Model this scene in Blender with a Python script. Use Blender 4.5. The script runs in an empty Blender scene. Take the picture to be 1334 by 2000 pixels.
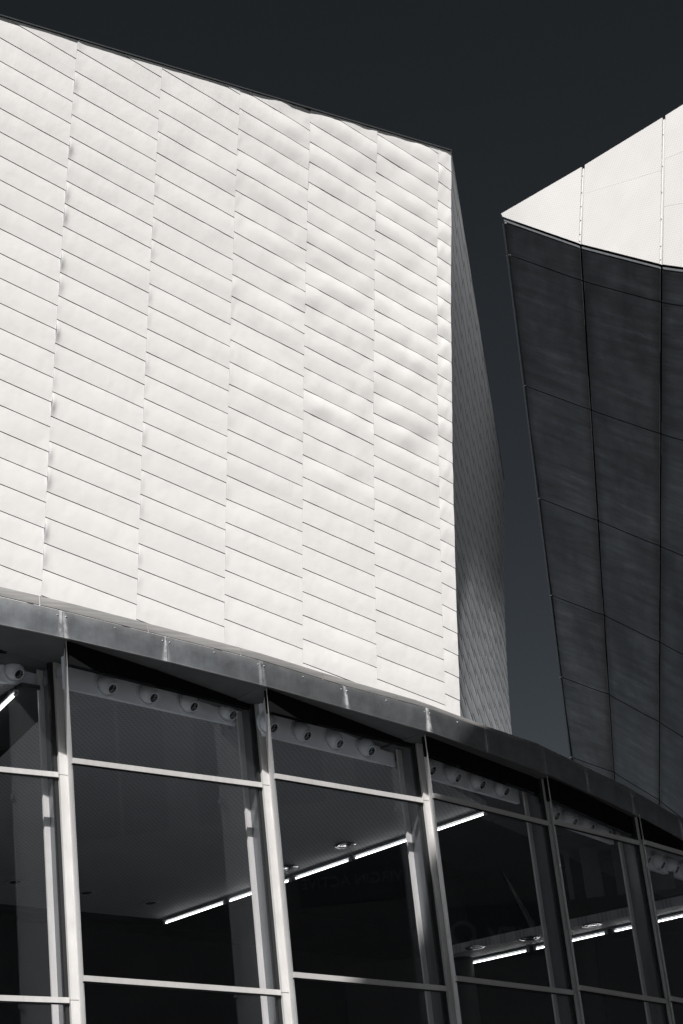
import bpy, math, random
from mathutils import Vector, Matrix, noise

random.seed(7)
scene = bpy.context.scene
COL = scene.collection
V = Vector

# ------------------------------------------------------------------ camera
CAM_PITCH, CAM_ROLL = math.radians(24.0), math.radians(-6.5)
cam_data = bpy.data.cameras.new('camera')
cam = bpy.data.objects.new('camera', cam_data)
COL.objects.link(cam)
fw = V((0, math.cos(CAM_PITCH), math.sin(CAM_PITCH)))
u0 = V((0, -math.sin(CAM_PITCH), math.cos(CAM_PITCH)))
r0 = V((1, 0, 0))
rt = r0 * math.cos(CAM_ROLL) + u0 * math.sin(CAM_ROLL)
up = u0 * math.cos(CAM_ROLL) - r0 * math.sin(CAM_ROLL)
cam.matrix_world = Matrix(((rt.x, up.x, -fw.x, 0), (rt.y, up.y, -fw.y, 0), (rt.z, up.z, -fw.z, 1.6), (0, 0, 0, 1)))
cam_data.sensor_fit = 'VERTICAL'
cam_data.sensor_height = 36.0
cam_data.lens = 71.1
cam_data.clip_start, cam_data.clip_end = 0.1, 2000.0
scene.camera = cam
scene.render.resolution_x, scene.render.resolution_y = 683, 1024

# ------------------------------------------------------------------ sky and sun
SUN_EL, SUN_AZ = math.radians(53.0), math.radians(2.6)        # azimuth from straight behind the camera, + to the right
SUN = V((math.sin(SUN_AZ) * math.cos(SUN_EL), -math.cos(SUN_AZ) * math.cos(SUN_EL), math.sin(SUN_EL)))
world = bpy.data.worlds.new('World')
scene.world = world
world.use_nodes = True
nt = world.node_tree
nt.nodes.clear()
sky = nt.nodes.new('ShaderNodeTexSky')
sky.sky_type = 'NISHITA'
sky.sun_disc = False
sky.sun_elevation = SUN_EL
sky.sun_rotation = math.pi - SUN_AZ
sky.air_density, sky.dust_density, sky.ozone_density = 1.0, 0.3, 1.0
sep = nt.nodes.new('ShaderNodeSeparateColor')
nt.links.new(sky.outputs[0], sep.inputs[0])
# a black-and-white picture taken through a red filter: only the red light of the sky counts, toned cold
pw = nt.nodes.new('ShaderNodeMath'); pw.operation = 'POWER'; pw.inputs[1].default_value = 1.5
nt.links.new(sep.outputs[0], pw.inputs[0])
SKY_GAIN = 0.19
comb = nt.nodes.new('ShaderNodeCombineColor')
for i, k in enumerate((0.83, 0.97, 1.12)):
    m = nt.nodes.new('ShaderNodeMath'); m.operation = 'MULTIPLY'; m.inputs[1].default_value = k * SKY_GAIN
    nt.links.new(pw.outputs[0], m.inputs[0]); nt.links.new(m.outputs[0], comb.inputs[i])
bg = nt.nodes.new('ShaderNodeBackground'); bg.inputs['Strength'].default_value = 0.05
nt.links.new(comb.outputs[0], bg.inputs['Color'])
wo = nt.nodes.new('ShaderNodeOutputWorld'); nt.links.new(bg.outputs[0], wo.inputs['Surface'])

sun_data = bpy.data.lights.new('sun', 'SUN')
sun_data.energy = 5.0
sun_data.angle = math.radians(0.5)
sun_data.color = (1.0, 0.975, 0.955)
sun = bpy.data.objects.new('sun', sun_data)
COL.objects.link(sun)
sun.rotation_euler = (-SUN).to_track_quat('-Z', 'Y').to_euler()
sun.location = (0, -20, 60)

scene.view_settings.view_transform = 'Standard'
scene.view_settings.look = 'None'
scene.view_settings.gamma = 1.0
scene.view_settings.use_curve_mapping = False
scene.view_settings.exposure = 0.96
scene.cycles.max_bounces = 10
scene.cycles.transparent_max_bounces = 12

# ------------------------------------------------------------------ materials
class NT:
    """small helper that strings shader nodes together"""
    def __init__(s, name):
        s.m = bpy.data.materials.new(name); s.m.use_nodes = True
        s.t = s.m.node_tree; s.t.nodes.clear()
        s.out = s.t.nodes.new('ShaderNodeOutputMaterial')
    def n(s, kind, **kw):
        x = s.t.nodes.new('ShaderNode' + kind)
        for k, v in kw.items():
            if hasattr(x, k): setattr(x, k, v)
            else: x.inputs[k.replace('_', ' ')].default_value = v
        return x
    def l(s, a, b): s.t.links.new(a, b)
    def coords(s, which='Object', scale=(1, 1, 1), rot=(0, 0, 0)):
        tc = s.n('TexCoord'); mp = s.n('Mapping')
        mp.inputs['Scale'].default_value = scale; mp.inputs['Rotation'].default_value = rot
        s.l(tc.outputs[which], mp.inputs['Vector']); return mp.outputs[0]
    def noise(s, vec, scale, detail=4, rough=0.55):
        x = s.n('TexNoise'); x.inputs['Scale'].default_value = scale
        x.inputs['Detail'].default_value = detail; x.inputs['Roughness'].default_value = rough
        s.l(vec, x.inputs['Vector']); return x.outputs['Fac']
    def ramp(s, fac, stops):
        r = s.n('ValToRGB'); e = r.color_ramp.elements
        while len(e) < len(stops): e.new(0.5)
        for i, (p, c) in enumerate(stops):
            e[i].position = p; e[i].color = (c, c, c, 1) if not isinstance(c, tuple) else (*c, 1)
        s.l(fac, r.inputs[0]); return r.outputs[0]
    def math(s, op, a, b=None):
        m = s.n('Math'); m.operation = op
        for i, x in enumerate((a, b)):
            if x is None: continue
            if isinstance(x, (int, float)): m.inputs[i].default_value = x
            else: s.l(x, m.inputs[i])
        return m.outputs[0]
    def mix(s, fac, a, b, mode='MIX'):
        x = s.n('Mix'); x.data_type = 'RGBA'; x.blend_type = mode
        for i, v in ((0, fac), (6, a), (7, b)):
            if isinstance(v, (int, float)): x.inputs[i].default_value = v if i == 0 else (v, v, v, 1)
            elif isinstance(v, tuple): x.inputs[i].default_value = (*v, 1)
            else: s.l(v, x.inputs[i])
        return x.outputs[2]
    def bump(s, h, strength, dist):
        b = s.n('Bump'); b.inputs['Strength'].default_value = strength; b.inputs['Distance'].default_value = dist
        s.l(h, b.inputs['Height']); return b.outputs[0]
    def bsdf(s, color, rough=0.5, metal=0.0, normal=None, spec=0.5):
        p = s.n('BsdfPrincipled')
        for nm, v in (('Base Color', color), ('Roughness', rough), ('Metallic', metal), ('Specular IOR Level', spec)):
            if isinstance(v, (int, float)): p.inputs[nm].default_value = v if nm != 'Base Color' else (v, v, v, 1)
            elif isinstance(v, tuple): p.inputs[nm].default_value = (*v, 1)
            else: s.l(v, p.inputs[nm])
        if normal is not None: s.l(normal, p.inputs['Normal'])
        s.l(p.outputs[0], s.out.inputs[0]); return p

WARM = (1.0, 0.985, 0.965)
COOL = (0.95, 1.0, 1.05)
NEUT = (1.03, 1.0, 0.98)
def tint(v, t): return tuple(v * k for k in t)

def mat_white_panel():
    x = NT('white_steel_shingle')
    c = x.coords('Object')
    oi = x.n('ObjectInfo')
    blot = x.noise(c, 1.1, 5, 0.6)
    fine = x.noise(c, 9.0, 3, 0.6)
    base = x.mix(x.ramp(blot, [(0.3, 0.0), (0.7, 1.0)]), tint(0.745, WARM), tint(0.785, WARM))
    base = x.mix(x.math('MULTIPLY', oi.outputs['Random'], 0.30), base, tint(0.66, WARM))
    base = x.mix(x.math('MULTIPLY', fine, 0.06), base, tint(0.5, WARM))
    sh = x.n('CombineXYZ')                                   # every sheet has dents of its own
    for i_ in range(3): x.l(x.math('MULTIPLY', oi.outputs['Random'], 37.0 + 11 * i_), sh.inputs[i_])
    va = x.n('VectorMath'); va.operation = 'ADD'
    x.l(x.coords('Object', (1.0, 1.0, 0.8)), va.inputs[0]); x.l(sh.outputs[0], va.inputs[1])
    dents = x.noise(va.outputs[0], 4.6, 2, 0.45)
    x.bsdf(base, 0.42, 0.12, x.bump(dents, 0.30, 0.02), 0.4)
    return x.m

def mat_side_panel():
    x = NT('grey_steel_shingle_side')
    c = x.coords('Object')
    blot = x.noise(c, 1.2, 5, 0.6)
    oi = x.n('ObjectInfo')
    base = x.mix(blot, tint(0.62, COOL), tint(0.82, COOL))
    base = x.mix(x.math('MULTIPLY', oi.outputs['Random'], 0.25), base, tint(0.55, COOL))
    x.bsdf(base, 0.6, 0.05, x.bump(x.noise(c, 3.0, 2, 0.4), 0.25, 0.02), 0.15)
    return x.m

def mat_plain(name, v, tone=WARM, rough=0.5, metal=0.0, spec=0.5, var=0.12, scale=4.0):
    x = NT(name)
    c = x.coords('Object')
    f = x.noise(c, scale, 5, 0.6)
    base = x.mix(f, tint(v * (1 - var), tone), tint(v * (1 + var), tone))
    x.bsdf(base, rough, metal, None, spec)
    return x.m

def mat_brushed(name, v, tone, rough, metal, stretch=(0.4, 0.4, 9.0), streak=0.35):
    x = NT(name)
    c = x.coords('Object', stretch)
    f = x.noise(c, 3.0, 6, 0.65)
    g = x.noise(x.coords('Object'), 2.2, 4, 0.6)
    base = x.mix(f, tint(v * (1 - streak), tone), tint(v * (1 + streak), tone))
    base = x.mix(x.ramp(g, [(0.35, 0.0), (0.75, 0.45)]), base, tint(v * 0.72, tone))
    rg = x.ramp(f, [(0.2, rough * 0.8), (0.8, min(1, rough * 1.25))])
    x.bsdf(base, rg, metal, x.bump(f, 0.04, 0.004), 0.5)
    return x.m

def mat_fascia():
    """weathered steel fascia: brushed along its height, pale marks beside the joints"""
    x = NT('weathered_steel_fascia')
    uvn = x.n('TexCoord')
    sp = x.n('SeparateXYZ'); x.l(uvn.outputs['UV'], sp.inputs[0])
    u, v = sp.outputs[0], sp.outputs[1]
    oi = x.n('ObjectInfo')
    c = x.coords('Object')
    cs = x.coords('Object', (14, 14, 0.8))
    brush = x.noise(cs, 3.0, 5, 0.6)
    cloud = x.noise(c, 2.4, 5, 0.6)
    spots = x.ramp(x.noise(c, 22.0, 2, 0.5), [(0.70, 0.0), (0.76, 1.0)])
    base = x.mix(brush, tint(0.34, COOL), tint(0.46, COOL))
    base = x.mix(x.ramp(x.noise(c, 4.5, 6, 0.7), [(0.35, 0.0), (0.72, 0.7)]), base, tint(0.24, COOL))
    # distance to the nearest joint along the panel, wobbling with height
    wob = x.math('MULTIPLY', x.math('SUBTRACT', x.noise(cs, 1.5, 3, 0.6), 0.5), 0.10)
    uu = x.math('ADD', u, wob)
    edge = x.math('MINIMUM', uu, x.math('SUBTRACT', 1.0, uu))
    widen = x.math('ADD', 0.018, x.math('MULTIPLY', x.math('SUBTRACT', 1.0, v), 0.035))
    joint_pale = x.ramp(x.math('DIVIDE', edge, widen), [(0.35, 1.0), (1.0, 0.0)])  # paler beside the joints, wider towards the bottom
    joint_pale = x.math('MULTIPLY', joint_pale, x.math('MULTIPLY', x.math('ADD', 0.12, x.math('MULTIPLY', oi.outputs['Random'], 0.6)), x.ramp(x.noise(c, 11.0, 4, 0.7), [(0.32, 0.15), (0.62, 1.0)])))
    base = x.mix(joint_pale, base, tint(0.74, WARM))
    # polished lower lip and dull upper rim
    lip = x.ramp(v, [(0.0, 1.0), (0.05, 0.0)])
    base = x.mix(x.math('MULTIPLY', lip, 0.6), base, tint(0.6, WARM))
    rim = x.ramp(x.math('ADD', v, wob), [(0.80, 0.0), (0.98, 1.0)])
    base = x.mix(x.math('MULTIPLY', rim, 0.4), base, tint(0.48, WARM))
    base = x.mix(x.math('MULTIPLY', spots, 0.35), base, tint(0.5, WARM))
    x.bsdf(base, x.ramp(cloud, [(0.2, 0.34), (0.8, 0.46)]), x.math('MULTIPLY', 0.95, x.math('SUBTRACT', 1.0, joint_pale)), x.bump(brush, 0.05, 0.004), 0.5)
    return x.m

def mat_canopy_dark():
    """dark dull steel with long grime streaks running along the sheet"""
    x = NT('dark_streaked_steel')
    uvc = x.n('TexCoord')
    mp = x.n('Mapping'); mp.inputs['Scale'].default_value = (0.7, 9.0, 1); mp.inputs['Rotation'].default_value = (0, 0, 0.05)
    x.l(uvc.outputs['UV'], mp.inputs['Vector'])
    st = x.noise(mp.outputs[0], 1.6, 8, 0.7)
    c = x.coords('Object')
    cl = x.noise(c, 0.55, 4, 0.6)
    fine = x.noise(x.coords('Object'), 30.0, 2, 0.5)
    sp = x.n('SeparateXYZ'); x.l(uvc.outputs['UV'], sp.inputs[0])
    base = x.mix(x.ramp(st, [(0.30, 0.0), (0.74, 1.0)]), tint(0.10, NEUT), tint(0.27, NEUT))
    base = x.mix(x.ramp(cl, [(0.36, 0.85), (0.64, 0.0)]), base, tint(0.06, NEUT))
    base = x.mix(x.math('MULTIPLY', fine, 0.12), base, tint(0.3, NEUT))
    # paler scuffs and run marks left where water dries beside the joints
    runs = x.noise(mp.outputs[0], 0.7, 6, 0.75)
    base = x.mix(x.ramp(runs, [(0.60, 0.0), (0.72, 0.5)]), base, tint(0.38, NEUT))
    oi = x.n('ObjectInfo')
    base = x.mix(x.math('MULTIPLY', oi.outputs['Random'], 0.35), base, tint(0.12, NEUT))
    wob = x.math('MULTIPLY', x.math('SUBTRACT', x.noise(mp.outputs[0], 5.0, 3, 0.6), 0.5), 0.12)
    uu = x.math('FRACT', sp.outputs[0])
    ed = x.math('ADD', x.math('MINIMUM', uu, x.math('SUBTRACT', 1.0, uu)), wob)
    soot = x.ramp(ed, [(0.0, 1.0), (0.13, 0.0)])
    base = x.mix(x.math('MULTIPLY', soot, 0.75), base, tint(0.055, NEUT))
    x.bsdf(base, x.ramp(st, [(0.25, 0.42), (0.75, 0.24)]), 0.8, x.bump(x.noise(c, 1.1, 2, 0.5), 0.35, 0.06), 0.5)
    return x.m

def mat_canopy_white():
    x = NT('pale_perforated_steel')
    c = x.coords('UV', (1, 1, 1), (0, 0, 0.5))
    vo = x.n('TexVoronoi'); vo.inputs['Scale'].default_value = 26.0; vo.inputs['Randomness'].default_value = 0.0
    x.l(c, vo.inputs['Vector'])
    holes = x.ramp(vo.outputs['Distance'], [(0.26, 1.0), (0.32, 0.0)])
    f = x.noise(x.coords('Object'), 1.5, 5, 0.6)
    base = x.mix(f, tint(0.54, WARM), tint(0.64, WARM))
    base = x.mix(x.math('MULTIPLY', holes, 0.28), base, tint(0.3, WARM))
    x.bsdf(base, 0.5, 0.1, None, 0.4)
    return x.m

def mat_glass():
    x = NT('tinted_glass')
    lw = x.n('LayerWeight'); lw.inputs['Blend'].default_value = 0.5
    fz = x.math('POWER', lw.outputs['Facing'], 4.0)
    fac = x.math('ADD', 0.035, x.math('MULTIPLY', fz, 0.55))
    tr = x.n('BsdfTransparent'); tr.inputs[0].default_value = (0.95, 0.95, 0.955, 1)
    gl = x.n('BsdfGlossy'); gl.inputs['Roughness'].default_value = 0.015; gl.inputs[0].default_value = (0.9, 0.95, 1, 1)
    mx = x.n('MixShader'); x.l(fac, mx.inputs[0]); x.l(tr.outputs[0], mx.inputs[1]); x.l(gl.outputs[0], mx.inputs[2])
    x.l(mx.outputs[0], x.out.inputs[0])
    return x.m

def mat_ceiling():
    x = NT('perforated_ceiling_board')
    c = x.coords('Object', (1, 1, 0.0), (0, 0, 0.25))
    vo = x.n('TexVoronoi'); vo.inputs['Scale'].default_value = 14.0; vo.inputs['Randomness'].default_value = 0.0
    x.l(c, vo.inputs['Vector'])
    holes = x.ramp(vo.outputs['Distance'], [(0.30, 1.0), (0.40, 0.0)])
    f = x.noise(x.coords('Object'), 0.9, 4, 0.6)
    base = x.mix(f, tint(0.32, COOL), tint(0.42, COOL))
    base = x.mix(x.math('MULTIPLY', holes, 0.30), base, 0.04)
    x.bsdf(base, 0.7, 0.0, None, 0.2)
    return x.m

def mat_emit(name, strength):
    x = NT(name)
    e = x.n('Emission'); e.inputs[0].default_value = (1.0, 0.985, 0.97, 1); e.inputs[1].default_value = strength
    x.l(e.outputs[0], x.out.inputs[0])
    return x.m

def mat_ground():
    x = NT('plaza_paving')
    c = x.coords('Object')
    br = x.n('TexBrick'); br.inputs['Scale'].default_value = 1.2
    br.inputs['Color1'].default_value = (0.042, 0.042, 0.043, 1); br.inputs['Color2'].default_value = (0.056, 0.055, 0.054, 1)
    br.inputs['Mortar'].default_value = (0.03, 0.03, 0.03, 1); br.inputs['Mortar Size'].default_value = 0.01
    x.l(c, br.inputs['Vector'])
    x.bsdf(br.outputs['Color'], 0.8, 0.0, None, 0.3)
    return x.m

M = dict(
    white=mat_white_panel(), side=mat_side_panel(),
    joint=mat_plain('dark_joint_backing', 0.018, COOL, 0.9, 0, 0.1),
    coping=mat_plain('coping_steel', 0.10, COOL, 0.45, 0.5),
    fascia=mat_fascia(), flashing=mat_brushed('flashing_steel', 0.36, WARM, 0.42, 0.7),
    mullion=mat_brushed('mullion_aluminium', 0.50, WARM, 0.45, 0.25, (5, 5, 0.35), 0.16),
    lit_return=mat_brushed('lit_return_aluminium', 0.86, WARM, 0.5, 0.0, (5, 5, 0.35), 0.26),  # paler than the cover plates, imitating sunlight on the return face
    fin=mat_brushed('inner_fin_steel', 0.20, COOL, 0.32, 0.6, (3, 3, 0.3), 0.2),
    flange=mat_brushed('inner_flange_steel', 0.62, WARM, 0.5, 0.15, (5, 5, 0.4), 0.22),
    gasket=mat_plain('black_gasket', 0.012, COOL, 0.6, 0, 0.3),
    head=mat_plain('head_frame_black', 0.008, COOL, 0.95, 0, 0.0),
    soffit=mat_plain('dark_soffit', 0.10, COOL, 0.6, 0.1, 0.3, 0.4, 2.0),
    sealant=mat_plain('dark_sheet_edge', 0.26, COOL, 0.8, 0, 0.1),
    glass=mat_glass(), ceiling=mat_ceiling(),
    bulkhead=mat_plain('painted_bulkhead', 0.86, COOL, 0.55, 0.0, 0.3, 0.08, 2.5),
    nozzle=mat_plain('nozzle_paint', 0.74, COOL, 0.35, 0.0, 0.5, 0.08, 6.0),
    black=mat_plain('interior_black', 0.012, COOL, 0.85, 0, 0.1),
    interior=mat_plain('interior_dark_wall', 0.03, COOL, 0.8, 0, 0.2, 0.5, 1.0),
    reflection=mat_plain('pale_reflection_board', 0.075, COOL, 0.7, 0, 0.2, 0.25, 2.0),  # for the boards that imitate reflections in the glass
    floor=mat_plain('interior_floor', 0.26, COOL, 0.5, 0, 0.3, 0.2, 1.0),
    canopy=mat_canopy_dark(), canopyw=mat_canopy_white(),
    lip=mat_brushed('worn_joint_lip', 0.40, NEUT, 0.5, 0.2, (6, 6, 1.2), 0.75),
    trim=mat_brushed('trim_steel', 0.30, COOL, 0.42, 0.5, (4, 4, 0.4), 0.3),
    seam=mat_plain('pale_seam_steel', 0.72, WARM, 0.5, 0.1, 0.4, 0.1, 8.0),
    tube=mat_emit('lit_fluorescent_tube', 6.0),
    fitting=mat_plain('lamp_fitting_grey', 0.35, COOL, 0.5, 0.2),
    chrome=mat_plain('downlight_chrome', 0.4, COOL, 0.18, 1.0),
    ground=mat_ground(),
    mallwall=mat_plain('mall_render', 0.42, WARM, 0.7, 0, 0.3, 0.12, 0.4),
    mallglass=mat_plain('mall_window', 0.06, COOL, 0.15, 0, 0.5),
    lettering=mat_plain('white_lettering', 0.6, WARM, 0.5, 0, 0.4, 0.03),
    signboard=mat_plain('dark_signboard', 0.25, COOL, 0.5, 0, 0.4),
)

# ------------------------------------------------------------------ object helpers
def mesh_obj(name, verts, faces, mat, parent=None, smooth=False, uvs=None):
    me = bpy.data.meshes.new(name)
    me.from_pydata([tuple(v) for v in verts], [], faces)
    if uvs is not None:
        lay = me.uv_layers.new(name='UVMap')
        for lp in me.loops: lay.data[lp.index].uv = uvs[lp.vertex_index]
    if smooth: me.polygons.foreach_set('use_smooth', [True] * len(me.polygons))
    me.materials.append(mat)
    me.update()
    o = bpy.data.objects.new(name, me)
    COL.objects.link(o)
    if parent is not None:
        o.parent = parent
        o.matrix_parent_inverse = parent.matrix_basis.inverted()
    return o

def tag(o, label=None, cat=None, group=None, kind=None):
    if label: o['label'] = label
    if cat: o['category'] = cat
    if group: o['group'] = group
    if kind: o['kind'] = kind
    return o

def thing(name, loc, label, cat, group=None):
    o = bpy.data.objects.new(name, None)
    COL.objects.link(o)
    o.location = loc
    o.empty_display_size = 0.3
    return tag(o, label, cat, group)

HEX = [(0, 3, 2, 1), (4, 5, 6, 7), (0, 1, 5, 4), (1, 2, 6, 5), (2, 3, 7, 6), (3, 0, 4, 7)]
def hexa(name, bottom, top, mat, parent=None):
    """closed block from four lower and four upper corners (counter-clockwise from above)"""
    return mesh_obj(name, list(bottom) + list(top), HEX, mat, parent)

def plan_block(name, pts, z0, z1, mat, parent=None):
    """upright block over a plan polygon; z0, z1 number or one per corner"""
    n = len(pts)
    a0 = z0 if isinstance(z0, (list, tuple)) else [z0] * n
    a1 = z1 if isinstance(z1, (list, tuple)) else [z1] * n
    area = sum(pts[i][0] * pts[(i + 1) % n][1] - pts[(i + 1) % n][0] * pts[i][1] for i in range(n))
    if area < 0:
        pts = pts[::-1]; a0 = list(a0)[::-1]; a1 = list(a1)[::-1]
    vs = [(p[0], p[1], z) for p, z in zip(pts, a0)] + [(p[0], p[1], z) for p, z in zip(pts, a1)]
    fs = [tuple(range(n - 1, -1, -1)), tuple(range(n, 2 * n))] + [(i, (i + 1) % n, n + (i + 1) % n, n + i) for i in range(n)]
    return mesh_obj(name, vs, fs, mat, parent)

def sheet(name, grid, nrm, depth, mat, parent=None, smooth=True, uv=None, edge=None, back=True):
    """thin slab: a grid of points (rows of equal length) facing nrm, with returned edges depth deep"""
    R_, C_ = len(grid), len(grid[0])
    vs = [p for row in grid for p in row]
    uvs = [uv[i][j] for i in range(R_) for j in range(C_)] if uv else None
    fs = [(i * C_ + j, i * C_ + j + 1, (i + 1) * C_ + j + 1, (i + 1) * C_ + j) for i in range(R_ - 1) for j in range(C_ - 1)]
    a, b, c = vs[0], vs[1], vs[C_]
    if (b - a).cross(c - a).dot(nrm) < 0: fs = [f[::-1] for f in fs]
    ring = [j for j in range(C_)] + [i * C_ + C_ - 1 for i in range(1, R_)] + [(R_ - 1) * C_ + j for j in range(C_ - 2, -1, -1)] + [i * C_ for i in range(R_ - 2, 0, -1)]
    k0 = len(vs)
    # own copies of the rim so that the face stays smooth and the edge crisp
    vs = vs + [vs[i] for i in ring] + [vs[i] - nrm * depth for i in ring]
    if uvs: uvs = uvs + [uvs[i] for i in ring] * 2
    n = len(ring)
    for i in range(n):
        j = (i + 1) % n
        fs.append((k0 + i, k0 + j, k0 + n + j, k0 + n + i))
    if back: fs.append(tuple(k0 + n + i for i in range(n)))
    o = mesh_obj(name, vs, fs, mat, parent, False, uvs)
    nface = (R_ - 1) * (C_ - 1)
    if edge is not None:
        o.data.materials.append(edge)
        for i in range(nface, len(o.data.polygons)): o.data.polygons[i].material_index = 1
    if smooth:
        for i in range(nface): o.data.polygons[i].use_smooth = True
    return o

def tube_mesh(p, q, rad, seg=10):
    p, q = V(p), V(q)
    d = (q - p).normalized()
    a = d.orthogonal().normalized(); b = d.cross(a)
    vs, fs = [], []
    for c in (p, q):
        for i in range(seg):
            t = 2 * math.pi * i / seg
            vs.append(c + (a * math.cos(t) + b * math.sin(t)) * rad)
    for i in range(seg): fs.append((i, (i + 1) % seg, seg + (i + 1) % seg, seg + i))
    fs += [tuple(range(seg))[::-1], tuple(range(seg, 2 * seg))]
    return vs, fs

def lathe(profile, axis, origin, seg=20):
    """surface of revolution; profile = [(radius, height along axis)]"""
    axis = V(axis).normalized(); a = axis.orthogonal().normalized(); b = axis.cross(a)
    vs, fs = [], []
    for r, h in profile:
        for i in range(seg):
            t = 2 * math.pi * i / seg
            vs.append(V(origin) + axis * h + (a * math.cos(t) + b * math.sin(t)) * r)
    for k in range(len(profile) - 1):
        for i in range(seg):
            j = (i + 1) % seg
            fs.append((k * seg + i, k * seg + j, (k + 1) * seg + j, (k + 1) * seg + i))
    return vs, fs

def lerp(a, b, t): return a + (b - a) * t

# ------------------------------------------------------------------ ground
tag(mesh_obj('ground', [(-400, -400, 0), (400, -400, 0), (400, 400, 0), (-400, 400, 0)], [(0, 1, 2, 3)], M['ground']), kind='structure')

# ================================================================== pale clad building
wall_o = V((-1.952, 28.30, 12.213))          # origin of the leaning front wall
wall_d = V((0.6717, 0.7347, -0.0944)).normalized()   # along the shingle courses, falling to the right
wall_w = V((0.1100, -0.0120, 0.9938)).normalized()   # up the seams
wall_n = wall_d.cross(wall_w).normalized()           # towards the plaza
def WP(u, v, off=0.0):
    flare = 0.0030 * v * (v - 10.6)            # the wall leans out more and more towards its top
    return wall_o + wall_d * u + wall_w * v + wall_n * (off + flare)
def v_top(u): return 9.97 + 0.2515 * u
V_BOT = -1.1

clad = thing('clad_building', (0.5, 33.0, 0.0),
             'pale steel-shingled building with leaning walls rising above the glazed foyer', 'building')
CT, CB = WP(5.22, v_top(5.22)), WP(5.22, V_BOT)
far_t = V((3.677, 41.0, 20.149))
far_dir = (far_t - V((3.047, 41.0, 14.360))) / (20.149 - 14.360)
far_b = far_t - far_dir * (20.149 - (CB.z - 0.75)) + V((0.40, 0, 0))
side_n = (far_t - CT).cross(CB - CT).normalized()
if side_n.x < 0: side_n = -side_n

# solid body behind the shingles
i_n, i_s = wall_n * 0.17, side_n * 0.40
LB, LT = WP(-9.0, V_BOT), WP(-9.0, v_top(-9.0))
bk = V((-7.0, 7.5, 0))
core = [LB - i_n, CB - i_n - i_s, far_b - i_s, LB + bk, LT - i_n - wall_w * 0.03, CT - i_n - i_s - wall_w * 0.03, far_t - i_s - wall_w * 0.03, LT + bk]
hexa('wall_core', core[:4], core[4:], M['joint'], clad)

# front shingles: seven columns with their courses shifted from one column to the next
SEAMS = [-6.72, -5.06, -3.404, -1.713, -0.027, 1.598, 3.242, 4.855, 5.22]
PHASE = [0.78, 0.156, 0.525, 0.884, 0.145, 0.51, 0.965, 0.41]
ROW = 0.3965
def ripple(u, v, col):
    """gentle oil-canning of the thin sheet, stronger towards the upper right"""
    amp = 0.0028 + 0.0070 * max(0.0, min(1.0, (u + 2.2) / 3.2)) * max(0.15, min(1.0, (v - 2.2) / 3.2))
    p = V((u * 1.15 + v * 0.35, v * 1.45 - u * 0.4, 3.1))
    q = V((u * 2.6, v * 2.1, 9.4 + col))
    return amp * (1.5 * noise.noise(p) + 0.55 * noise.noise(q))
NV = 6
S_PLAIN = [i / 14 for i in range(15)]
S_PUCK = [0, 0.012, 0.026, 0.042, 0.062, 0.09] + [0.13 + 0.87 * i / 10 for i in range(11)]
for c in range(len(SEAMS) - 1):
    ua, ub = SEAMS[c] + 0.0003, SEAMS[c + 1] - 0.0003
    pucker = {2: 1.0, 3: 0.5, 4: 0.2, 1: 0.2}.get(c, 0.0)
    S_LIST = S_PUCK if pucker else S_PLAIN
    k0 = math.floor((V_BOT) / ROW) - 1
    for k in range(k0, 32):
        va = (k + PHASE[c]) * ROW
        vb = va + ROW
        if vb < V_BOT + 0.05 or va > v_top(ub) - 0.01: continue
        va_ = max(va, V_BOT)
        gap = 0.0038
        slack = -0.028 / (ub - ua)
        grid = []
        prow = random.uniform(0.6, 1.3)
        lo_cut = va_ + gap
        ok = True
        for i in range(NV + 1):
            row = []
            for s in S_LIST:
                u = lerp(ua, ub, s)
                drop = slack * (u - ua)
                top_here = min(vb - gap + drop, v_top(u) - 0.012)
                low_here = min(lo_cut + drop, v_top(u) - 0.016)
                v = lerp(low_here, top_here, i / NV)
                vv = (v - va) / ROW
                off = ripple(u, v, c)
                hot = max(0.10, min(1.0, (u + 1.2) / 2.6)) * max(0.12, min(1.0, (v - 2.0) / 3.0))
                off += (0.0022 + 0.0104 * hot) * (noise.noise(V((u * 3.6 + k * 0.55, k * 5.3 + c * 17.1, 0.5))) + 0.5 * noise.noise(V((u * 8.0 - vv * 1.6, k * 3.7, c * 9.0)))) * math.sin(math.pi * max(0, min(1, vv * 0.9 + 0.05)))
                off += (0.0036 + 0.0066 * hot) * prow * math.sin(math.pi * max(0, min(1, vv))) * math.sin(math.pi * (0.08 + 0.84 * s)) ** 0.5
                off += 0.006 * (1 - vv)                                   # each course laps over the one below
                if pucker:
                    hollow = math.exp(-((u - ua) / 0.062) ** 2) * math.sin(math.pi * max(0, min(1, vv))) ** 2
                    off += 0.034 * pucker * hollow * (0.55 + 0.45 * math.sin(k * 2.3)) * (1.0 if v < 6.5 else max(0.2, 1 - (v - 6.5) / 4))
                row.append(WP(u, v, off))
            grid.append(row)
        sheet('panel', grid, wall_n, 0.022, M['white'], clad, edge=M['sealant'], back=False)

bg_ = [[WP(lerp(-6.7, 5.215, j / 12), lerp(V_BOT, v_top(lerp(-6.7, 5.215, j / 12)) - 0.03, i / 14), -0.036) for j in range(13)] for i in range(15)]
sheet('front_backing', bg_, wall_n, 0.01, M['joint'], clad, back=False)
# parapet capping along the top of the front wall
for s0, s1 in ((-9.0, -5.06), (-5.06, -1.713), (-1.713, 1.598), (1.598, 5.21)):
    a, b = WP(s0 + 0.004, v_top(s0)), WP(s1, v_top(s1))
    f0, f1 = wall_n * 0.028, wall_n * -0.25
    w0, w1 = wall_w * 0.002, wall_w * 0.022
    hexa('parapet_capping', [a + f0 + w0, b + f0 + w0, b + f1 + w0, a + f1 + w0], [a + f0 + w1, b + f0 + w1, b + f1 + w1, a + f1 + w1], M['coping'], clad)

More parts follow.
